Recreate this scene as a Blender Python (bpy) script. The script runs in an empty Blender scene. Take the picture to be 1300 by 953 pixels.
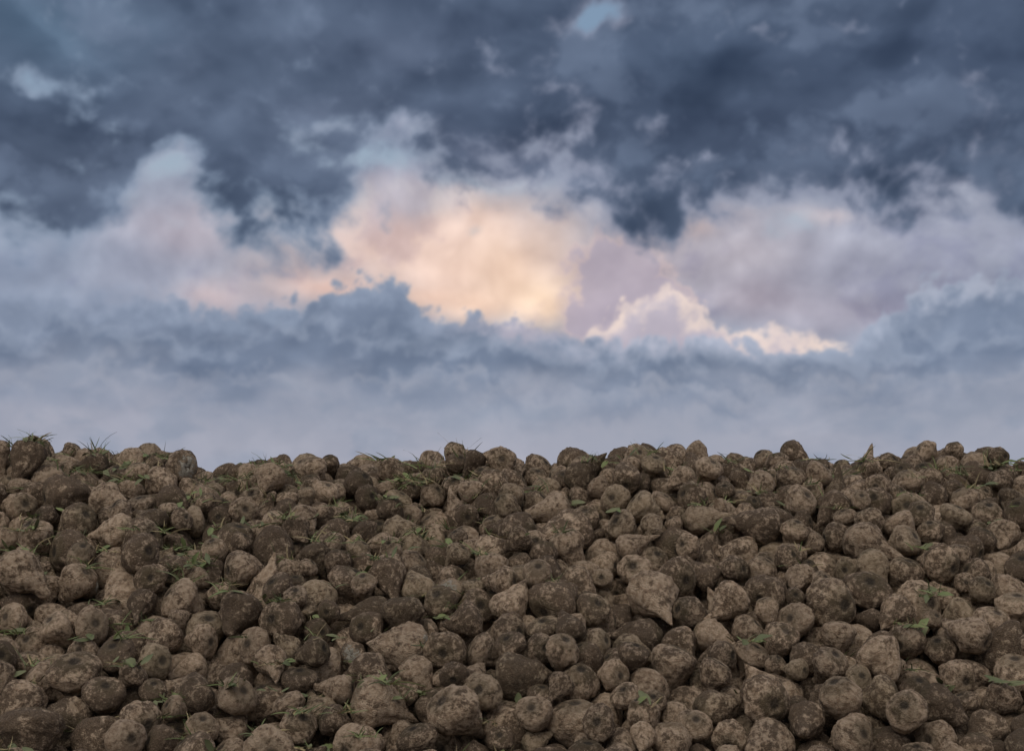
import bpy, math, random
import numpy as np
from mathutils import Vector, Matrix, Euler, Quaternion, noise as mn
rng=np.random.default_rng(7); random.seed(7)
scene=bpy.context.scene
scene.view_settings.view_transform='Standard'
try: scene.view_settings.look='None'
except: pass
scene.view_settings.exposure=0

# ------------------------------------------------------------------ camera
CAMZ=1.6; PITCH=8.5; HFOV=45.0; F=650/math.tan(math.radians(HFOV/2))
cam=bpy.data.cameras.new("camera"); co=bpy.data.objects.new("camera",cam)
scene.collection.objects.link(co); scene.camera=co
co.location=(0,0,CAMZ); co.rotation_euler=(math.radians(90+PITCH),0,0)
cam.sensor_width=36; cam.lens=18/math.tan(math.radians(HFOV/2)); cam.clip_start=0.05; cam.clip_end=8000

def ang(px,py):
    """sky direction (azimuth, elevation in degrees) of a cloud feature"""
    x=(px-650)/F; y=(476.5-py)/F; p=math.radians(PITCH)
    d=Vector((x, math.cos(p)-y*math.sin(p), math.sin(p)+y*math.cos(p))).normalized()
    return math.degrees(math.atan2(d.x,d.y)), math.degrees(math.asin(d.z))
def lin(c):
    return tuple(((v/255)/12.92 if v/255<=0.04045 else ((v/255+0.055)/1.055)**2.4) for v in c)+(1,)

# ------------------------------------------------------------------ node helpers
class G:
    def __init__(s,tree): s.t=tree; s.n=tree.nodes; s.l=tree.links
    def put(s,sock,v):
        if isinstance(v,S): s.l.new(v.s,sock)
        elif v is not None: sock.default_value=v
    def m(s,op,a,b=None,c=None,clamp=False):
        n=s.n.new('ShaderNodeMath'); n.operation=op; n.use_clamp=clamp
        s.put(n.inputs[0],a); s.put(n.inputs[1],b)
        if c is not None: s.put(n.inputs[2],c)
        return S(s,n.outputs[0])
    def vm(s,op,a,b=None,c=None):
        n=s.n.new('ShaderNodeVectorMath'); n.operation=op
        s.put(n.inputs[0],a); s.put(n.inputs[1],b)
        if c is not None: s.put(n.inputs[2],c)
        return S(s,n.outputs['Value'] if op in('DOT_PRODUCT','LENGTH') else n.outputs[0])
    def mix(s,f,a,b,blend='MIX'):
        n=s.n.new('ShaderNodeMix'); n.data_type='RGBA'; n.blend_type=blend
        s.put(n.inputs[0],f); s.put(n.inputs[6],a); s.put(n.inputs[7],b)
        return S(s,n.outputs[2])
    def noise(s,v,scale,detail=6,rough=0.55,col=False,dist=0.0):
        n=s.n.new('ShaderNodeTexNoise'); s.put(n.inputs['Vector'],v)
        n.inputs['Scale'].default_value=scale; n.inputs['Detail'].default_value=detail
        n.inputs['Roughness'].default_value=rough; n.inputs['Distortion'].default_value=dist
        return S(s,n.outputs['Color' if col else 'Fac'])
    def sm(s,x,a,b):
        n=s.n.new('ShaderNodeMapRange'); n.interpolation_type='SMOOTHSTEP'
        s.put(n.inputs[0],x); n.inputs[1].default_value=a; n.inputs[2].default_value=b
        return S(s,n.outputs[0])
    def sep(s,v):
        n=s.n.new('ShaderNodeSeparateXYZ'); s.put(n.inputs[0],v); return [S(s,o) for o in n.outputs]
    def comb(s,x,y,z):
        n=s.n.new('ShaderNodeCombineXYZ')
        for i,v in enumerate((x,y,z)): s.put(n.inputs[i],v)
        return S(s,n.outputs[0])
class S:
    def __init__(s,g,sock): s.g=g; s.s=sock
    def __add__(a,b): return a.g.m('ADD',a,b)
    __radd__=__add__
    def __sub__(a,b): return a.g.m('SUBTRACT',a,b)
    def __rsub__(a,b): return a.g.m('SUBTRACT',b,a)
    def __mul__(a,b): return a.g.m('MULTIPLY',a,b)
    __rmul__=__mul__

# ------------------------------------------------------------------ world
SUN_EL=50; SUN_AZ=205
w=bpy.data.worlds.new("World"); scene.world=w; w.use_nodes=True
g=G(w.node_tree); w.node_tree.nodes.clear()
tc=g.n.new('ShaderNodeTexCoord')
D=S(g,tc.outputs['Generated']); dx,dy,dz=g.sep(D)
nz_=g.noise(g.vm('MULTIPLY',D,(1,1,1.8)),3.0,4,0.55)
cl=g.mix(g.sm(nz_,0.38,0.62),lin((160,164,180)),lin((222,216,216)))
cl=g.mix(g.sm(dy,-0.2,0.7),cl,lin((120,134,160)))
cl=g.mix(g.sm(dz,0.35,0.95),cl,lin((238,235,236)))
sky=g.n.new('ShaderNodeTexSky'); sky.sky_type='NISHITA'; sky.sun_disc=False
sky.sun_elevation=math.radians(SUN_EL); sky.sun_rotation=math.radians(SUN_AZ)
b1=g.n.new('ShaderNodeBackground'); g.l.new(sky.outputs[0],b1.inputs[0]); b1.inputs[1].default_value=0.09
b2=g.n.new('ShaderNodeBackground'); g.l.new(cl.s,b2.inputs[0]); b2.inputs[1].default_value=1.0
ms=g.n.new('ShaderNodeMixShader'); ms.inputs[0].default_value=0.87
g.l.new(b1.outputs[0],ms.inputs[1]); g.l.new(b2.outputs[0],ms.inputs[2])
wo=g.n.new('ShaderNodeOutputWorld'); g.l.new(ms.outputs[0],wo.inputs[0])

sl=bpy.data.lights.new("sun",'SUN'); sl.energy=1.4; sl.angle=math.radians(50); sl.color=(1,0.94,0.87)
so=bpy.data.objects.new("sun",sl); scene.collection.objects.link(so)
a=math.radians(SUN_AZ); e=math.radians(SUN_EL)
sd=Vector((math.sin(a)*math.cos(e),math.cos(a)*math.cos(e),math.sin(e)))
so.rotation_euler=sd.to_track_quat('Z','Y').to_euler(); so.location=(-4,-10,12)

# ------------------------------------------------------------------ cloud dome (far hemisphere sector), procedural clouds
azv=np.concatenate([np.linspace(-88,-27.5,60),np.arange(-27,27.01,0.046),np.linspace(27.5,88,60)])
elv=np.concatenate([np.linspace(-3,2.8,8),np.arange(3,27.01,0.046),np.linspace(27.3,70,70)])
AZ,EL=np.meshgrid(azv,elv)
def perlin(x,y,seed):
    rs=np.random.RandomState(seed+100); ga=rs.rand(1024)*2*np.pi; gx=np.cos(ga);gy=np.sin(ga); pm_=rs.permutation(1024); pm2=rs.permutation(1024)
    xi=np.floor(x).astype(np.int64); yi=np.floor(y).astype(np.int64); xf=x-xi; yf=y-yi
    u=xf*xf*xf*(xf*(xf*6-15)+10); v=yf*yf*yf*(yf*(yf*6-15)+10)
    def d(i,j,a,b):
        k=pm2[(pm_[(xi+i)&1023]+yi+j)&1023]; return gx[k]*a+gy[k]*b
    return ((d(0,0,xf,yf)*(1-u)+d(1,0,xf-1,yf)*u)*(1-v)+(d(0,1,xf,yf-1)*(1-u)+d(1,1,xf-1,yf-1)*u)*v)*1.4
def fbm(x,y,wl,o,rough=0.5,seed=0,billow=False):
    s=0;a=1.0;t=0
    for k in range(o):
        cs,sn=math.cos(0.6*k+seed),math.sin(0.6*k+seed)
        f=2.03**k/wl
        n=perlin((x*cs-y*sn)*f+13.7*k,(x*sn+y*cs)*f+5.3*k,seed*17+k)
        if billow: n=np.sqrt(n*n+0.004)*2-0.55
        s=s+a*n; t+=a; a*=rough
    return s/t*1.6
def ss(x,a,b):
    t=np.clip((x-a)/(b-a),0,1); return t*t*(3-2*t)
w1=fbm(AZ,EL,6,2,.4,1); w2=fbm(AZ,EL,6,2,.4,2)
w3=fbm(AZ,EL,1.8,4,.5,3); w4=fbm(AZ,EL,1.8,4,.5,4)
AW=AZ+w1*0.9+w3*.3; EW=EL+w2*0.6+w4*.25
AS=AZ+w1*0.3+w3*0.22; ES=EL+w2*0.15+w4*0.18
AB=AZ+w1*.5; EB=EL+w2*.4
nA=fbm(AB/1.4,EB,3.4,7,.50,5)
nB=fbm(AB/1.2,EB,1.3,6,.50,6)
nC=fbm(AB/1.8,EB,6.5,6,.48,7)
bil=fbm(AB,EB,2.3,6,.50,8,True)
bil2=fbm(AB,EB,1.0,5,.5,9,True)
# broad, soft self-shading of the cloud masses (value compared with value some way toward the light)
sf1=lambda dx_,dy_:fbm((AB+dx_)/1.3,EB+dy_,3.0,4,.42,41)
eb=np.clip(sf1(0,0)-sf1(-.35,.7),-1,1)
ebD0=lambda dx_,dy_:fbm((AB+dx_)/1.6,EB+dy_,3.6,4,.42,42)
ebD=np.clip(ebD0(0,0)-ebD0(-.4,.9),-1,1)
def blob(px,py,sx,sy,X=None,Y=None):
    X=AW if X is None else X; Y=EW if Y is None else Y
    a_,e_=ang(px,py); k=57.3/F
    return np.exp(-((X-a_)/(sx*k))**2-((Y-e_)/(sy*k))**2)
def solid(c): return np.ones(AZ.shape+(3,))*np.array(c,float)
def mix(a,b,f):
    if not isinstance(a,np.ndarray) or a.ndim==1: a=solid(a)
    if not isinstance(b,np.ndarray) or b.ndim==1: b=solid(b)
    f=np.clip(f,0,1)[...,None]; return a*(1-f)+b*f
def paint(c,lst,X=None,Y=None):
    if not isinstance(c,np.ndarray): c=solid(c)
    for px,py,sx,sy,k,wt in lst: c=mix(c,k,blob(px,py,sx,sy,X,Y)*wt)
    return c
def curve(X,pts):
    a=sorted(ang(*p) for p in pts); return np.interp(X,[q[0] for q in a],[q[1] for q in a])
RGB=np.array
c=mix((168,183,198),(128,152,178),ss(EL,15,24))
far=paint((156,164,183),[(60,325,170,50,(148,159,180),1),(235,300,90,36,(188,177,188),.7),(275,375,66,22,(210,187,188),.75),(150,345,80,30,(162,165,183),.6),
 (470,300,130,46,(224,199,193),.95),(560,330,136,60,(239,208,193),.97),(600,285,96,38,(240,211,198),.85),(660,345,84,50,(250,216,192),.95),
 (405,360,60,22,(238,201,187),.85),(500,255,120,18,(198,194,200),.7),
 (810,340,96,60,(184,172,181),.95),(880,285,60,18,(226,199,191),.9),(960,325,110,46,(186,177,185),.85),(1045,268,44,12,(212,196,197),.75),
 (1120,320,120,60,(164,165,182),.95),(1080,390,120,34,(164,161,177),.9),(1240,300,100,50,(165,169,187),.8),(1270,225,60,36,(180,184,199),.9),(960,380,80,30,(180,169,180),.7)])
far=paint(far,[(688,386,46,32,(255,222,192),.85),(600,385,56,22,(251,212,185),.7),(540,378,40,16,(247,207,184),.6)],AS,ES)
far=far+eb[...,None]*RGB([24,24,23])+(bil*8)[...,None]
far=mix(far,far*RGB([.90,.90,.94]),ss(nC+nA*.6+nB*.5,0.0,0.6)*.75)
fcov=ss(0.60+nA*1.0+nC*.4-1.2*blob(480,205,86,28)-.8*blob(590,240,70,14)-2.2*blob(752,18,46,30)-.8*blob(225,215,40,30)-1.2*blob(50,92,70,20)-.3*blob(905,205,50,20)+ss(-EL,-15.2,-13)*1.0,-0.5,0.5)
c=mix(c,far,fcov)
fm=blob(778,345,80,62,AS,ES)*1.15+blob(765,412,52,26,AS,ES)*.9+blob(850,395,80,40,AS,ES)*.6
dm=fm-0.54+bil*0.26+bil2*.14
colm=mix((214,191,188),paint((181,170,183),[(760,400,50,30,(177,165,180),.8),(820,300,60,30,(188,177,187),.7)]),ss(dm,0,.25))
colm=colm+eb[...,None]*RGB([16,15,14])
c=mix(c,colm,ss(dm,-.08,.18)*.88)
cM=curve(AS,[(540,600),(690,480),(735,434),(748,414),(770,404),(795,378),(830,374),(855,363),(880,382),(900,388),(915,408),(950,418),(968,412),(992,403),(1015,413),(1050,416),(1090,440),(1200,540)])
dM=cM-ES+bil*.55+bil2*.42
colM=mix((230,211,203),(184,176,189),ss(dM+nB*.8,0.05,1.6))
colM=colM+eb[...,None]*RGB([16,15,14])
c=mix(c,colM,ss(dM,-.12,.50))
cL=curve(AS,[(-150,330),(0,340),(60,358),(130,372),(200,368),(250,385),(300,392),(335,382),(385,380),(425,360),(450,350),(480,343),(505,346),(520,366),(530,388),(548,402),(590,394),(640,408),(700,420),(735,434),(780,428),(850,424),(900,428),(1000,436),(1085,430),(1105,402),(1125,385),(1150,382),(1170,356),(1200,346),(1240,338),(1300,346),(1450,330)])
dL=cL-ES+bil*.62+bil2*.42
sf=ss(AZ,-19,-12)
mL=ss(dL,-.8,1.1)*(1-sf)+ss(dL,-.10,.42)*sf
rim=paint((138,151,173),[(840,440,170,70,(175,179,196),1),(1210,370,150,60,(176,182,199),1),(660,415,80,30,(178,170,183),.8),(60,360,150,40,(144,155,177),1)])
bod=paint((132,144,166),[(60,350,170,36,(141,152,173),.9),(120,420,130,36,(117,129,151),.9),(470,380,60,30,(122,135,158),.9),(400,425,150,45,(105,118,141),.95),(580,430,80,30,(110,124,146),.8),(300,470,130,30,(114,126,148),.8),
 (640,475,130,40,(126,139,161),.8),(850,455,150,34,(138,150,171),.9),(1150,455,170,50,(130,142,163),.8),(1270,430,80,50,(117,130,153),.8),(1020,460,70,26,(146,155,173),.7)])
colL=mix(rim,bod,ss(dL+nB*.9,0.05,1.7))
for pts,lc,dc,sd_ in (([(-150,420),(0,410),(90,398),(170,415),(260,432),(330,412),(400,400),(470,410),(540,428),(620,430),(700,455),(800,448),(860,440),(930,452),(1010,446),(1090,455),(1150,425),(1220,402),(1300,398),(1450,400)],(144,155,175),(112,125,148),.8),
                  ([(-150,475),(0,468),(120,455),(220,476),(330,462),(430,480),(520,465),(620,474),(720,494),(820,482),(950,490),(1060,480),(1180,472),(1300,464),(1450,465)],(160,165,180),(126,138,160),.75),
                  ([(-150,525),(0,522),(120,528),(220,512),(330,520),(430,532),(560,512),(660,518),(760,532),(860,520),(950,530),(1060,518),(1180,512),(1300,522),(1450,525)],(168,170,183),(140,150,169),.6)):
    d2=curve(AS,pts)-ES+bil*.8+bil2*.3+nA*.8
    cc=mix(lc,dc,ss(d2+nB*.6,0.0,1.2)); cc=mix(cc,colL,ss(d2,1.1,2.4))
    colL=mix(colL,cc,ss(d2,-.25,.6)*sd_)
colL=colL+(eb*ss(EL,4,9))[...,None]*RGB([18,18,18])
st=fbm(AB/2.2,EB,1.6,5,.48,12); st2=fbm(AB/2.0,EB,3.0,5,.48,13)
hc=paint((160,164,179),[(100,520,220,40,(169,170,184),.95),(450,565,260,26,(173,173,186),.8),(1000,572,260,22,(168,170,184),.7),(640,530,110,16,(145,155,173),.6),(900,500,200,18,(156,162,179),.6),(1200,520,150,18,(151,158,175),.6),(560,500,120,14,(154,161,179),.5)])
hc=mix(hc,(142,152,171),ss(st,.05,.6)*.5); hc=mix(hc,(175,174,186),ss(-st2,.05,.5)*.4)
colL=mix(colL,hc,ss(-EL+st2*1.6+st*.8,-9.2,-5.8)*.88)
colL=mix(colL,colL*RGB([.90,.92,.94]),ss(nC+nB*.3,0.0,.5)*.45)
colL=mix(colL,colL*RGB([1.07,1.06,1.05]),ss(-nA,0.05,.5)*.6)
c=mix(c,colL,mL)
cD=curve(AW,[(-150,310),(0,310),(90,306),(140,292),(172,268),(195,248),(215,238),(240,252),(262,280),(290,298),(330,312),(380,316),(415,305),(435,275),(455,240),(485,208),(520,208),(560,226),(600,238),(650,226),(700,244),(760,260),(800,286),(835,312),(860,316),(880,284),(930,268),(990,268),(1015,250),(1060,244),(1110,256),(1160,262),(1200,252),(1245,240),(1262,258),(1290,290),(1330,300),(1450,300)])
gap=blob(222,225,40,40)*2.4+blob(752,18,36,22)*4.0+blob(35,92,70,18)*2.8+blob(905,205,44,18)*2.1+blob(725,172,66,22)*2.2+blob(395,160,50,24)*1.8+blob(520,160,40,22)*1.5+blob(130,150,36,14)*1.3+blob(450,205,34,30)*1.6+blob(1000,235,30,22)*1.0+blob(1250,235,24,18)*.6
dD=np.minimum(EW-cD,2.8)-gap+nA*1.6+nB*.9+bil*.5
mD=ss(dD,-.85,1.2)
drk=paint((80,94,117),[(90,220,130,70,(74,86,107),.95),(60,30,180,50,(98,120,144),.9),(330,50,160,50,(92,106,129),.85),(340,240,90,50,(88,101,124),.8),
 (600,110,180,90,(77,90,113),.85),(520,60,90,30,(92,104,127),.6),(1000,170,260,70,(62,74,96),.97),(1200,60,220,60,(73,87,111),.8),(880,70,140,40,(76,91,115),.7),(420,140,100,50,(106,118,141),.8),(640,200,100,30,(102,111,134),.7),(240,110,80,60,(99,112,135),.7)])
edge=mix((130,145,167),(132,139,160),ss(AZ,-12,2))
colD=mix(edge,drk,ss(dD+nB*.6,0.2,2.2))
big=fbm(AB/1.6,EB,4.2,6,.48,21)
colD=mix(colD,colD*RGB([.83,.85,.87]),ss(big+nB*.2,0.02,.5)*.75)
colD=mix(colD,(112,126,150),ss(-big+nB*.4,0.08,.6)*.5)
colD=colD+ebD[...,None]*RGB([19,20,21])
c=mix(c,colD,mD)
big2=fbm(AZ/1.6,EL,9,5,.5,31)
outw=np.maximum(ss(np.abs(AZ),29,45),ss(EL,29,42))
oc=mix((96,110,138),(176,180,198),ss(big2,-.35,.35)); c=mix(c,oc,outw)
for _ in range(2):
    c[1:-1]=(c[:-2]+2*c[1:-1]+c[2:])/4; c[:,1:-1]=(c[:,:-2]+2*c[:,1:-1]+c[:,2:])/4
c=np.clip(c,20,255)/255.0
cl_=np.where(c<=0.04045,c/12.92,((c+0.055)/1.055)**2.4)
RD=2500.0
ar=np.radians(AZ).ravel(); er=np.radians(EL).ravel()
dv=np.stack([np.sin(ar)*np.cos(er)*RD,np.cos(ar)*np.cos(er)*RD,np.sin(er)*RD+CAMZ],1).astype(np.float32)
nx,ny=len(azv),len(elv); ii=np.arange(nx*ny).reshape(ny,nx)
fq=np.stack([ii[:-1,:-1],ii[:-1,1:],ii[1:,1:],ii[1:,:-1]],-1).reshape(-1,4).astype(np.int32)
sm_=bpy.data.meshes.new("sky"); sm_.vertices.add(len(dv)); sm_.vertices.foreach_set('co',dv.ravel())
sm_.loops.add(fq.size); sm_.loops.foreach_set('vertex_index',fq.ravel())
sm_.polygons.add(len(fq)); sm_.polygons.foreach_set('loop_start',np.arange(0,fq.size,4,dtype=np.int32))
try: sm_.polygons.foreach_set('loop_total',np.full(len(fq),4,dtype=np.int32))
except Exception: pass
sm_.update(calc_edges=True)
ca=sm_.attributes.new("cloud",'FLOAT_COLOR','POINT')
ca.data.foreach_set('color',np.concatenate([cl_.reshape(-1,3),np.ones((nx*ny,1))],1).astype(np.float32).ravel())
skm=bpy.data.materials.new("evening_cloud"); skm.use_nodes=True; g=G(skm.node_tree); g.n.clear()
an=g.n.new('ShaderNodeAttribute'); an.attribute_name="cloud"
em=g.n.new('ShaderNodeEmission'); g.l.new(an.outputs['Color'],em.inputs[0]); em.inputs[1].default_value=1.0
ou=g.n.new('ShaderNodeOutputMaterial'); g.l.new(em.outputs[0],ou.inputs[0])
try: skm.cycles.emission_sampling='NONE'
except Exception as ex: print(ex)
sm_.materials.append(skm)
sko=bpy.data.objects.new("sky",sm_); scene.collection.objects.link(sko)

# ------------------------------------------------------------------ pile shape
PER=6.4
FOOT=2.35; CR0=5.2; CR1=6.0; TOP=1.85
def bump(x,y):
    k=2*math.pi/PER
    return 0.8*(0.03*np.sin(k*2*x+1.3+0.9*y)+0.022*np.sin(k*5*x+2.1-1.7*y)+0.026*np.sin(k*9*x+0.4+2.9*y)+0.02*np.sin(k*3*x+5*y)+0.02*np.sin(k*14*x+1.4+4*y))
def H(x,y):
    t=TOP/(CR0-FOOT)
    f=(y-FOOT)*t; b=(CR1+(CR0-FOOT)-y)*t; k=0.12
    z=-k*np.log(np.exp(-f/k)+np.exp(-b/k)+np.exp(-TOP/k)+1e-30)
    return z+bump(x,y)*np.clip(z*3,0,1)
def Hn(x,y):
    d=0.02
    gx=(H(x+d,y)-H(x-d,y))/(2*d); gy=(H(x,y+d)-H(x,y-d))/(2*d)
    n=np.stack([-gx,-gy,np.ones_like(x)],1); return n/np.linalg.norm(n,axis=1,keepdims=True)

# ------------------------------------------------------------------ settle the beets (two-ball bodies)
NB=8300
r=np.clip(rng.lognormal(math.log(0.0562),0.21,NB),0.037,0.088)
sepf=rng.uniform(0.6,1.3,NB); bq=rng.uniform(.52,.68,NB)
x=rng.uniform(0,PER,NB); y=rng.uniform(FOOT-0.15,CR1+(CR0-FOOT)+0.15,NB)
hh=rng.uniform(0.05,0.42,NB)
x[:120]=rng.uniform(0,PER,120); y[:120]=rng.uniform(5.0,5.45,120); hh[:120]=0.55
n=Hn(x,y)
A=np.stack([x,y,H(x,y)],1)+n*hh[:,None]
o=rng.normal(size=(NB,3)); o/=np.linalg.norm(o,axis=1,keepdims=True)
B=A+o*(sepf*r)[:,None]
X=np.concatenate([A,B]); R=np.concatenate([r,r*bq]); L=sepf*r
M=2*NB; own=np.concatenate([np.arange(NB)]*2)
CS=PER/34
def pairs(X,R,marg=0.01):
    xm=np.mod(X[:,0],PER); ci=np.stack([np.minimum((xm/CS).astype(int),33),((X[:,1])/CS).astype(int)+2,((X[:,2]+1)/CS).astype(int)+2],1)
    NY,NZ=80,40
    key=(ci[:,0]*NY+ci[:,1])*NZ+ci[:,2]; order=np.argsort(key,kind='stable'); ks=key[order]
    I=[];J=[]
    for a in(-1,0,1):
        for b in(-1,0,1):
            for c in(-1,0,1):
                if (a,b,c)<(0,0,0): continue
                tk=(((ci[:,0]+a)%34)*NY+ci[:,1]+b)*NZ+ci[:,2]+c
                lo=np.searchsorted(ks,tk,'left'); hi=np.searchsorted(ks,tk,'right'); cnt=hi-lo
                ii=np.repeat(np.arange(M),cnt)
                off=np.arange(cnt.sum())-np.repeat(np.cumsum(cnt)-cnt,cnt)
                jj=order[np.repeat(lo,cnt)+off]
                if (a,b,c)==(0,0,0): k=ii<jj; ii=ii[k]; jj=jj[k]
                I.append(ii);J.append(jj)
    I=np.concatenate(I);J=np.concatenate(J)
    k=own[I]!=own[J]; I=I[k];J=J[k]
    d=X[I]-X[J]; d[:,0]-=PER*np.round(d[:,0]/PER)
    k=(d*d).sum(1)<(R[I]+R[J]+marg)**2
    return I[k],J[k]
NIT=220
for it in range(NIT):
    if it%5==0: I,J=pairs(X,R,0.03)
    nrm=Hn(X[:,0],X[:,1])
    gr=0.005 if it<150 else 0.0022
    X-=nrm*gr
    for sub in range(2):
        d=X[I]-X[J]; d[:,0]-=PER*np.round(d[:,0]/PER)
        ln=np.sqrt((d*d).sum(1))+1e-9; ov=(R[I]+R[J])*0.98-ln
        k=ov>0; i=I[k];j=J[k]; dd=d[k]/ln[k][:,None]*(ov[k]*0.5)[:,None]
        mi=R[i]**3;mj=R[j]**3
        wi=(2*mj/(mi+mj))[:,None];wj=(2*mi/(mi+mj))[:,None]
        acc=np.zeros_like(X)
        for q in range(3):
            acc[:,q]=np.bincount(i,(dd*wi)[:,q],M)-np.bincount(j,(dd*wj)[:,q],M)
        ct=np.maximum(1,(np.bincount(i,minlength=M)+np.bincount(j,minlength=M))*0.45)
        mv=acc/ct[:,None]; ml=np.linalg.norm(mv,axis=1,keepdims=True); mv*=np.minimum(1,0.03/(ml+1e-9))
        X+=mv
        d=X[NB:]-X[:NB]; ln=np.linalg.norm(d,axis=1,keepdims=True)+1e-9
        cor=d/ln*(ln-L[:,None]); X[:NB]+=cor*0.2; X[NB:]-=cor*0.8
        h=X[:,2]-H(X[:,0],X[:,1]); pen=R*0.9-h*nrm[:,2]
        X+=nrm*np.maximum(0,pen)[:,None]
        X[:,2]=np.maximum(X[:,2],R*0.9)
A=X[:NB]; B=X[NB:]

# ------------------------------------------------------------------ beet meshes
def fb(p,s,o=4):
    v=0;a=1;t=0
    for k in range(o):
        v+=a*mn.noise(Vector(p)*s+Vector((17.3*k,3.1*k,0))); t+=a; a*=0.5; s*=2
    return v/t
def beet_mesh(idx):
    rr=random.Random(idx*31+5)
    tail=rr.choice([-1.6,-1.65,-1.75,-1.85,-2.0])
    cut=rr.choice([0.72,0.8,0.66,0.9]); crad=rr.uniform(0.32,0.55)
    brk= rr.random()<0.35
    sq=rr.uniform(0.85,1.0); bx=rr.uniform(-.3,.3); by=rr.uniform(-.3,.3)
    lob=rr.randint(2,4); lph=rr.uniform(0,6); la=rr.uniform(0.02,0.06)
    fat=rr.uniform(.82,1.04)
    NS,NR=46,46
    key=[(cut-0.06,0.0),(cut-0.04,crad*0.5),(cut+0.02,crad*0.8),(cut+.01,crad),(cut-0.08,crad+0.12),(0.50,0.82),(0.30,.95),(0.10,1.0),(-0.2,0.96),(-0.5,0.84*fat),(-0.75,0.69*fat),(-0.98,0.53*fat),(-1.22,0.34*fat)]
    if brk: key+=[(tail+0.22,0.22),(tail+0.17,0.14),(tail+0.16,0.0)]
    else: key+=[(tail+0.20,0.14),(tail+0.05,0.06),(tail,0.0)]
    seg=[0]
    for a,b in zip(key,key[1:]): seg.append(seg[-1]+math.hypot(a[0]-b[0],a[1]-b[1]))
    ts=np.linspace(0,seg[-1],NR)
    zs=np.interp(ts,seg,[k[0] for k in key]); rs=np.interp(ts,seg,[k[1] for k in key])
    for _ in range(2):
        zs[1:-1]=(zs[:-2]+2*zs[1:-1]+zs[2:])/4; rs[1:-1]=(rs[:-2]+2*rs[1:-1]+rs[2:])/4
    vs=[];fs=[]
    sx=Vector((idx*9.7,idx*3.3,idx*5.1))
    def disp(x,y,z,nx,ny,nz):
        p=Vector((x,y,z))+sx
        d=0.24*fb(p,0.85,2)+0.08*fb(p,2.0,2)+0.03*fb(p,6,3)
        clod=max(0,fb(p+Vector((50,0,0)),3.0,3)-0.16)*0.40
        d+=min(clod,0.07)
        d+=0.008*math.sin(z*24+3*fb(p,2,1))
        return Vector((x+nx*d,y+ny*d,z+nz*d))
    vs.append(disp(0,0,zs[0],0,0,0.3))
    for k in range(1,NR-1):
        dz=zs[k+1]-zs[k-1]; dr=rs[k+1]-rs[k-1]; l=math.hypot(dz,dr)+1e-9
        nr=-dz/l
        for s in range(NS):
            th=2*math.pi*s/NS
            z=zs[k]; q=rs[k]*(1+la*math.sin(lob*th+lph))
            gv=math.exp(-((math.sin(th-lph))/0.16)**2)*0.09*min(1,max(0,(0.3-z)))*min(1,rs[k]*2)
            q=max(0.0,q-gv)
            t=min(0,z+0.4); ox=bx*t*t*0.6; oy=by*t*t*0.6
            vs.append(disp(q*math.cos(th)*sq+ox,q*math.sin(th)+oy,z,nr*math.cos(th)*min(1,rs[k]*3),nr*math.sin(th)*min(1,rs[k]*3),0))
    tl=min(0,zs[-1]+0.4); vs.append(Vector((bx*tl*tl*0.6,by*tl*tl*0.6,zs[-1])))
    for s in range(NS): fs.append((0,1+s,1+(s+1)%NS))
    for k in range(NR-3):
        for s in range(NS):
            a=1+k*NS+s;b=1+k*NS+(s+1)%NS; fs.append((a,a+NS,b+NS,b))
    e_=1+(NR-3)*NS; last=len(vs)-1
    for s in range(NS): fs.append((e_+s,last,e_+(s+1)%NS))
    me=bpy.data.meshes.new("sugar_beet_form"); me.from_pydata([tuple(v) for v in vs],[],fs)
    me.polygons.foreach_set('use_smooth',[True]*len(me.polygons)); me.update()
    return me

mat=bpy.data.materials.new("muddy_beet_skin"); mat.use_nodes=True
g=G(mat.node_tree); bs=g.n['Principled BSDF']
tc=g.n.new('ShaderNodeTexCoord'); oi=g.n.new('ShaderNodeObjectInfo')
rnd=S(g,oi.outputs['Random'])
O=S(g,tc.outputs['Object'])
off=g.comb(rnd*37.0,rnd*91.0,rnd*53.0)
OV=g.vm('ADD',O,off)
ox,oy,oz=g.sep(O)
n1=g.noise(OV,1.5,5,0.66); n2=g.noise(OV,4.5,5,0.70); n3=g.noise(OV,18,3,0.68)
skin=g.mix(g.sm(n2,0.38,0.62),lin((216,190,160)),lin((176,147,118)))
skin=g.mix(g.sm(n3,0.50,0.68)*0.7,skin,lin((234,214,186)))
mud=g.mix(g.sm(n3,0.35,0.65),lin((74,61,48)),lin((128,108,86)))
thr=g.m('FRACT',rnd*5.3)*0.14-0.085
mf=g.sm(n1*0.46+n2*0.38+n3*0.16+thr,0.46,0.535)
film=g.sm(n1*0.4+n2*0.6+thr,0.38,0.60)
skin=g.mix(film*0.55,skin,lin((146,122,97)))
olive=g.sm(g.m('FRACT',rnd*3.77),0.75,0.95)
skin=g.mix(olive*0.25,skin,lin((136,128,92)))
col=g.mix(mf*0.88,skin,mud)
rr_=g.m('SQRT',ox*ox+oy*oy)
crown=g.sm(oz+(n2-0.5)*0.3,0.50,0.70)
col=g.mix(crown*0.45,col,lin((96,86,60)))
cent=g.sm(rr_+(n2-0.5)*0.15,0.32,0.12)*g.sm(oz,0.3,0.5)
col=g.mix(cent*0.75,col,lin((34,29,23)))
isc=g.sm(g.m('FRACT',rnd*7.31),0.990,0.992)
chip=isc*g.sm(oz+(n2-0.5)*1.2,0.55,0.65)
col=g.mix(chip*0.9,col,lin((220,212,194)))
tone=g.m('MULTIPLY_ADD',g.m('FRACT',rnd*13.7),0.32,0.80)
col=g.mix(1.0,col,g.comb(tone,tone,tone),'MULTIPLY')
g.l.new(col.s,bs.inputs['Base Color'])
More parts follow.
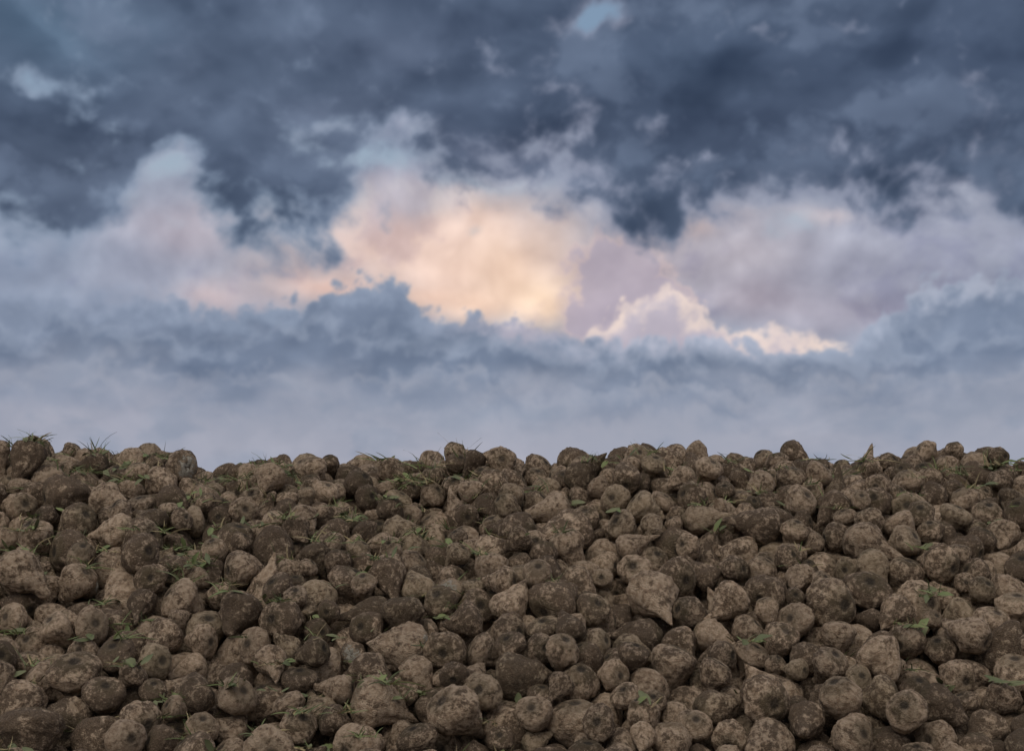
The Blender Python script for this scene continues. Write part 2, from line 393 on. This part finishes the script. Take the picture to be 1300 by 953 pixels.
rough=0.74+mf*0.18; g.l.new(rough.s,bs.inputs['Roughness'])
bs.inputs['Specular IOR Level'].default_value=0.3
ht=mf*0.35+n2*0.55+n3*0.36
bp=g.n.new('ShaderNodeBump'); bp.inputs['Strength'].default_value=0.9; bp.inputs['Distance'].default_value=0.08
g.l.new(ht.s,bp.inputs['Height']); g.l.new(bp.outputs[0],bs.inputs['Normal'])

NV=16
pc=bpy.data.collections.new("sugar_beet_forms")
for i in range(NV):
    me=beet_mesh(i); me.materials.append(mat)
    ob=bpy.data.objects.new("sugar_beet_form_%02d"%i,me); pc.objects.link(ob)

ax=A-B; ax/=np.linalg.norm(ax,axis=1,keepdims=True)
pts=[];rots=[];scl=[];ids=[]
for i in range(NB):
    q=Vector(ax[i]).to_track_quat('Z','Y')@Quaternion((0,0,1),random.uniform(0,6.283))
    e3=q.to_euler(); s=float(r[i])*1.02; sz=s*(0.60+0.42*sepf[i])
    for t in (-2,-1,0,1):
        xx=(A[i,0]%PER)+t*PER
        pts.append((xx,A[i,1],A[i,2])); rots.append(tuple(e3)); scl.append((s,s*random.uniform(.90,1.04),sz)); ids.append(random.randrange(NV))
pm=bpy.data.meshes.new("sugar_beet_pile"); pm.from_pydata(pts,[],[])
at=pm.attributes.new("rot",'FLOAT_VECTOR','POINT'); at.data.foreach_set('vector',np.array(rots,dtype=np.float32).ravel())
at=pm.attributes.new("scl",'FLOAT_VECTOR','POINT'); at.data.foreach_set('vector',np.array(scl,dtype=np.float32).ravel())
at=pm.attributes.new("idx",'INT','POINT'); at.data.foreach_set('value',np.array(ids,dtype=np.int32))
pile=bpy.data.objects.new("sugar_beet_pile",pm); scene.collection.objects.link(pile)
ng=bpy.data.node_groups.new("beet_instances",'GeometryNodeTree')
ng.interface.new_socket('Geometry',in_out='INPUT',socket_type='NodeSocketGeometry')
ng.interface.new_socket('Geometry',in_out='OUTPUT',socket_type='NodeSocketGeometry')
gi=ng.nodes.new('NodeGroupInput'); go=ng.nodes.new('NodeGroupOutput')
ci=ng.nodes.new('GeometryNodeCollectionInfo'); ci.inputs['Collection'].default_value=pc
ci.inputs['Separate Children'].default_value=True; ci.inputs['Reset Children'].default_value=True
ip=ng.nodes.new('GeometryNodeInstanceOnPoints'); ip.inputs['Pick Instance'].default_value=True
def na(nm,ty):
    q=ng.nodes.new('GeometryNodeInputNamedAttribute'); q.data_type=ty; q.inputs['Name'].default_value=nm
    return [o for o in q.outputs if o.enabled and o.name=='Attribute'][0]
ng.links.new(gi.outputs[0],ip.inputs['Points']); ng.links.new(ci.outputs[0],ip.inputs['Instance'])
e2r=ng.nodes.new('FunctionNodeEulerToRotation'); ng.links.new(na('rot','FLOAT_VECTOR'),e2r.inputs[0])
ng.links.new(e2r.outputs[0],ip.inputs['Rotation'])
ng.links.new(na('scl','FLOAT_VECTOR'),ip.inputs['Scale']); ng.links.new(na('idx','INT'),ip.inputs['Instance Index'])
ng.links.new(ip.outputs[0],go.inputs[0])
md=pile.modifiers.new("beets",'NODES'); md.node_group=ng

# ------------------------------------------------------------------ soil / buried core
def simple(name,c1,c2,scale,bump=0.5,rough=0.95):
    m=bpy.data.materials.new(name); m.use_nodes=True; g=G(m.node_tree); b=g.n['Principled BSDF']
    t=g.n.new('ShaderNodeTexCoord'); o=S(g,t.outputs['Object'])
    n=g.noise(o,scale,5,0.65)
    c=g.mix(g.sm(n,0.35,0.65),lin(c1),lin(c2))
    g.l.new(c.s,b.inputs['Base Color']); b.inputs['Roughness'].default_value=rough
    bp=g.n.new('ShaderNodeBump'); bp.inputs['Strength'].default_value=bump; bp.inputs['Distance'].default_value=0.03
    g.l.new(n.s,bp.inputs['Height']); g.l.new(bp.outputs[0],b.inputs['Normal']); return m
soil=simple("field_soil",(92,76,60),(66,54,44),3.0)
ys=np.linspace(FOOT-0.3,CR1+(CR0-FOOT)+0.3,90); xs=np.linspace(-2*PER,2*PER,260)
gx,gy=np.meshgrid(xs,ys); gz=np.maximum(H(gx.ravel(),gy.ravel())-0.02,-0.03)
vv=np.stack([gx.ravel(),gy.ravel(),gz],1).tolist(); W=len(xs)
ff=[(j*W+i,j*W+i+1,(j+1)*W+i+1,(j+1)*W+i) for j in range(len(ys)-1) for i in range(W-1)]
cm=bpy.data.meshes.new("pile_core"); cm.from_pydata(vv,[],ff); cm.materials.append(soil)
core=bpy.data.objects.new("pile_core",cm); scene.collection.objects.link(core); core.parent=pile
gm=bpy.data.meshes.new("ground"); gs=3000
gm.from_pydata([(-gs,-gs,0),(gs,-gs,0),(gs,gs,0),(-gs,gs,0)],[],[(0,1,2,3)]); gm.materials.append(soil)
gr_=bpy.data.objects.new("ground",gm); scene.collection.objects.link(gr_)

# ------------------------------------------------------------------ weeds and leaf scraps caught in the pile
allc=np.concatenate([A,B]); allr=np.concatenate([r,r*bq]); ax_=np.mod(allc[:,0]+PER/2,PER)-PER/2
def surf(x,y):
    x=(x+PER/2)%PER-PER/2
    d2=(ax_-x)**2+(allc[:,1]-y)**2; k=d2<allr**2
    return float((allc[k,2]+np.sqrt(allr[k]**2-d2[k])).max()) if k.any() else float(H(np.array([x]),np.array([y]))[0])
wv=[];wf=[];wm=[]
def blade(p,d,l,wd,m,bend):
    d=Vector(d).normalized(); s=d.cross(Vector((random.uniform(-1,1),random.uniform(-1,1),random.uniform(-.3,1)))).normalized()
    nb=len(wv); K=5; bd=Vector((random.uniform(-1,1),random.uniform(-1,1),-0.7))*bend
    for k in range(K+1):
        t=k/K; c=Vector(p)+d*l*t+bd*l*t*t; ww=wd*(1-t)**0.6*0.5
        wv.append(tuple(c-s*ww)); wv.append(tuple(c+s*ww+Vector((0,0,0.001))))
        if k: a=nb+2*k; wf.append((a-2,a-1,a+1,a)); wm.append(m)
def leaf(p,d,l,wd,m):
    d=Vector(d).normalized(); up=Vector((random.uniform(-.5,.5),-0.6+random.uniform(-.4,.4),0.8)).normalized()
    s=d.cross(up).normalized(); up=s.cross(d); nb=len(wv); K=7; cv=random.uniform(-.3,.5)
    for k in range(K+1):
        t=k/K; ww=wd*math.sin(math.pi*min(1,t*0.93+0.05))**0.8*0.5*(1+random.uniform(-.15,.15)); c=Vector(p)+d*l*t-up*l*cv*t*t
        wv.append(tuple(c-s*ww+up*ww*0.35)); wv.append(tuple(c)); wv.append(tuple(c+s*ww+up*ww*0.3))
        if k:
            a=nb+3*k; wf.append((a-3,a-2,a+1,a)); wf.append((a-2,a-1,a+2,a+1)); wm.extend((m,m))
def tuft(x,y,n,l,spread=1.0):
    z=surf(x,y)-0.010
    for _ in range(n):
        d=(random.uniform(-1,1)*spread,random.uniform(-1,.6)*spread,random.uniform(0.1,1))
        blade((x+random.gauss(0,.02),y+random.gauss(0,.02),z),d,l*random.uniform(.4,1.1),random.uniform(.003,.0065),random.choice([0,0,1,2]),random.uniform(.1,.6))
def scraps(x,y,n):
    z=surf(x,y)-0.003
    for _ in range(n):
        d=(random.uniform(-1,1),random.uniform(-1,1)*.8,random.uniform(-.3,.6))
        leaf((x+random.gauss(0,.03),y+random.gauss(0,.03),z),d,random.uniform(.025,.065),random.uniform(.01,.025),random.choice([0,1,1]))
for _ in range(620):
    x=random.uniform(-6,6); y=FOOT+0.2+random.random()**0.8*(CR0-FOOT)
    if random.random()<.7: tuft(x,y,random.randint(4,16),random.uniform(.03,.10),1.2)
    if random.random()<.4: scraps(x,y,random.randint(1,4))
for _ in range(170):
    x=random.uniform(-2.3,-0.1); y=random.uniform(3.5,5.25); tuft(x,y,random.randint(8,24),random.uniform(.04,.11),1.3); scraps(x,y,random.randint(0,3))
for _ in range(80):
    x=random.uniform(-3,3); y=random.uniform(4.85,5.35); tuft(x,y,random.randint(4,12),random.uniform(.05,.11),.8)
for x in (-1.75,-1.02,-0.36,-0.2,1.35,2.0):
    tuft(x,5.2,14,0.14,.6); scraps(x,5.15,5)
wme=bpy.data.meshes.new("weeds"); wme.from_pydata(wv,[],wf)
for m in (simple("grass_green",(84,96,54),(102,110,64),9,.1,.7),simple("leaf_dull_green",(72,79,47),(92,95,61),9,.1,.7),simple("straw",(154,140,103),(118,104,75),9,.1,.8)): wme.materials.append(m)
wme.polygons.foreach_set('material_index',wm); wme.polygons.foreach_set('use_smooth',[True]*len(wf)); wme.update()
wo_=bpy.data.objects.new("weeds",wme); scene.collection.objects.link(wo_)
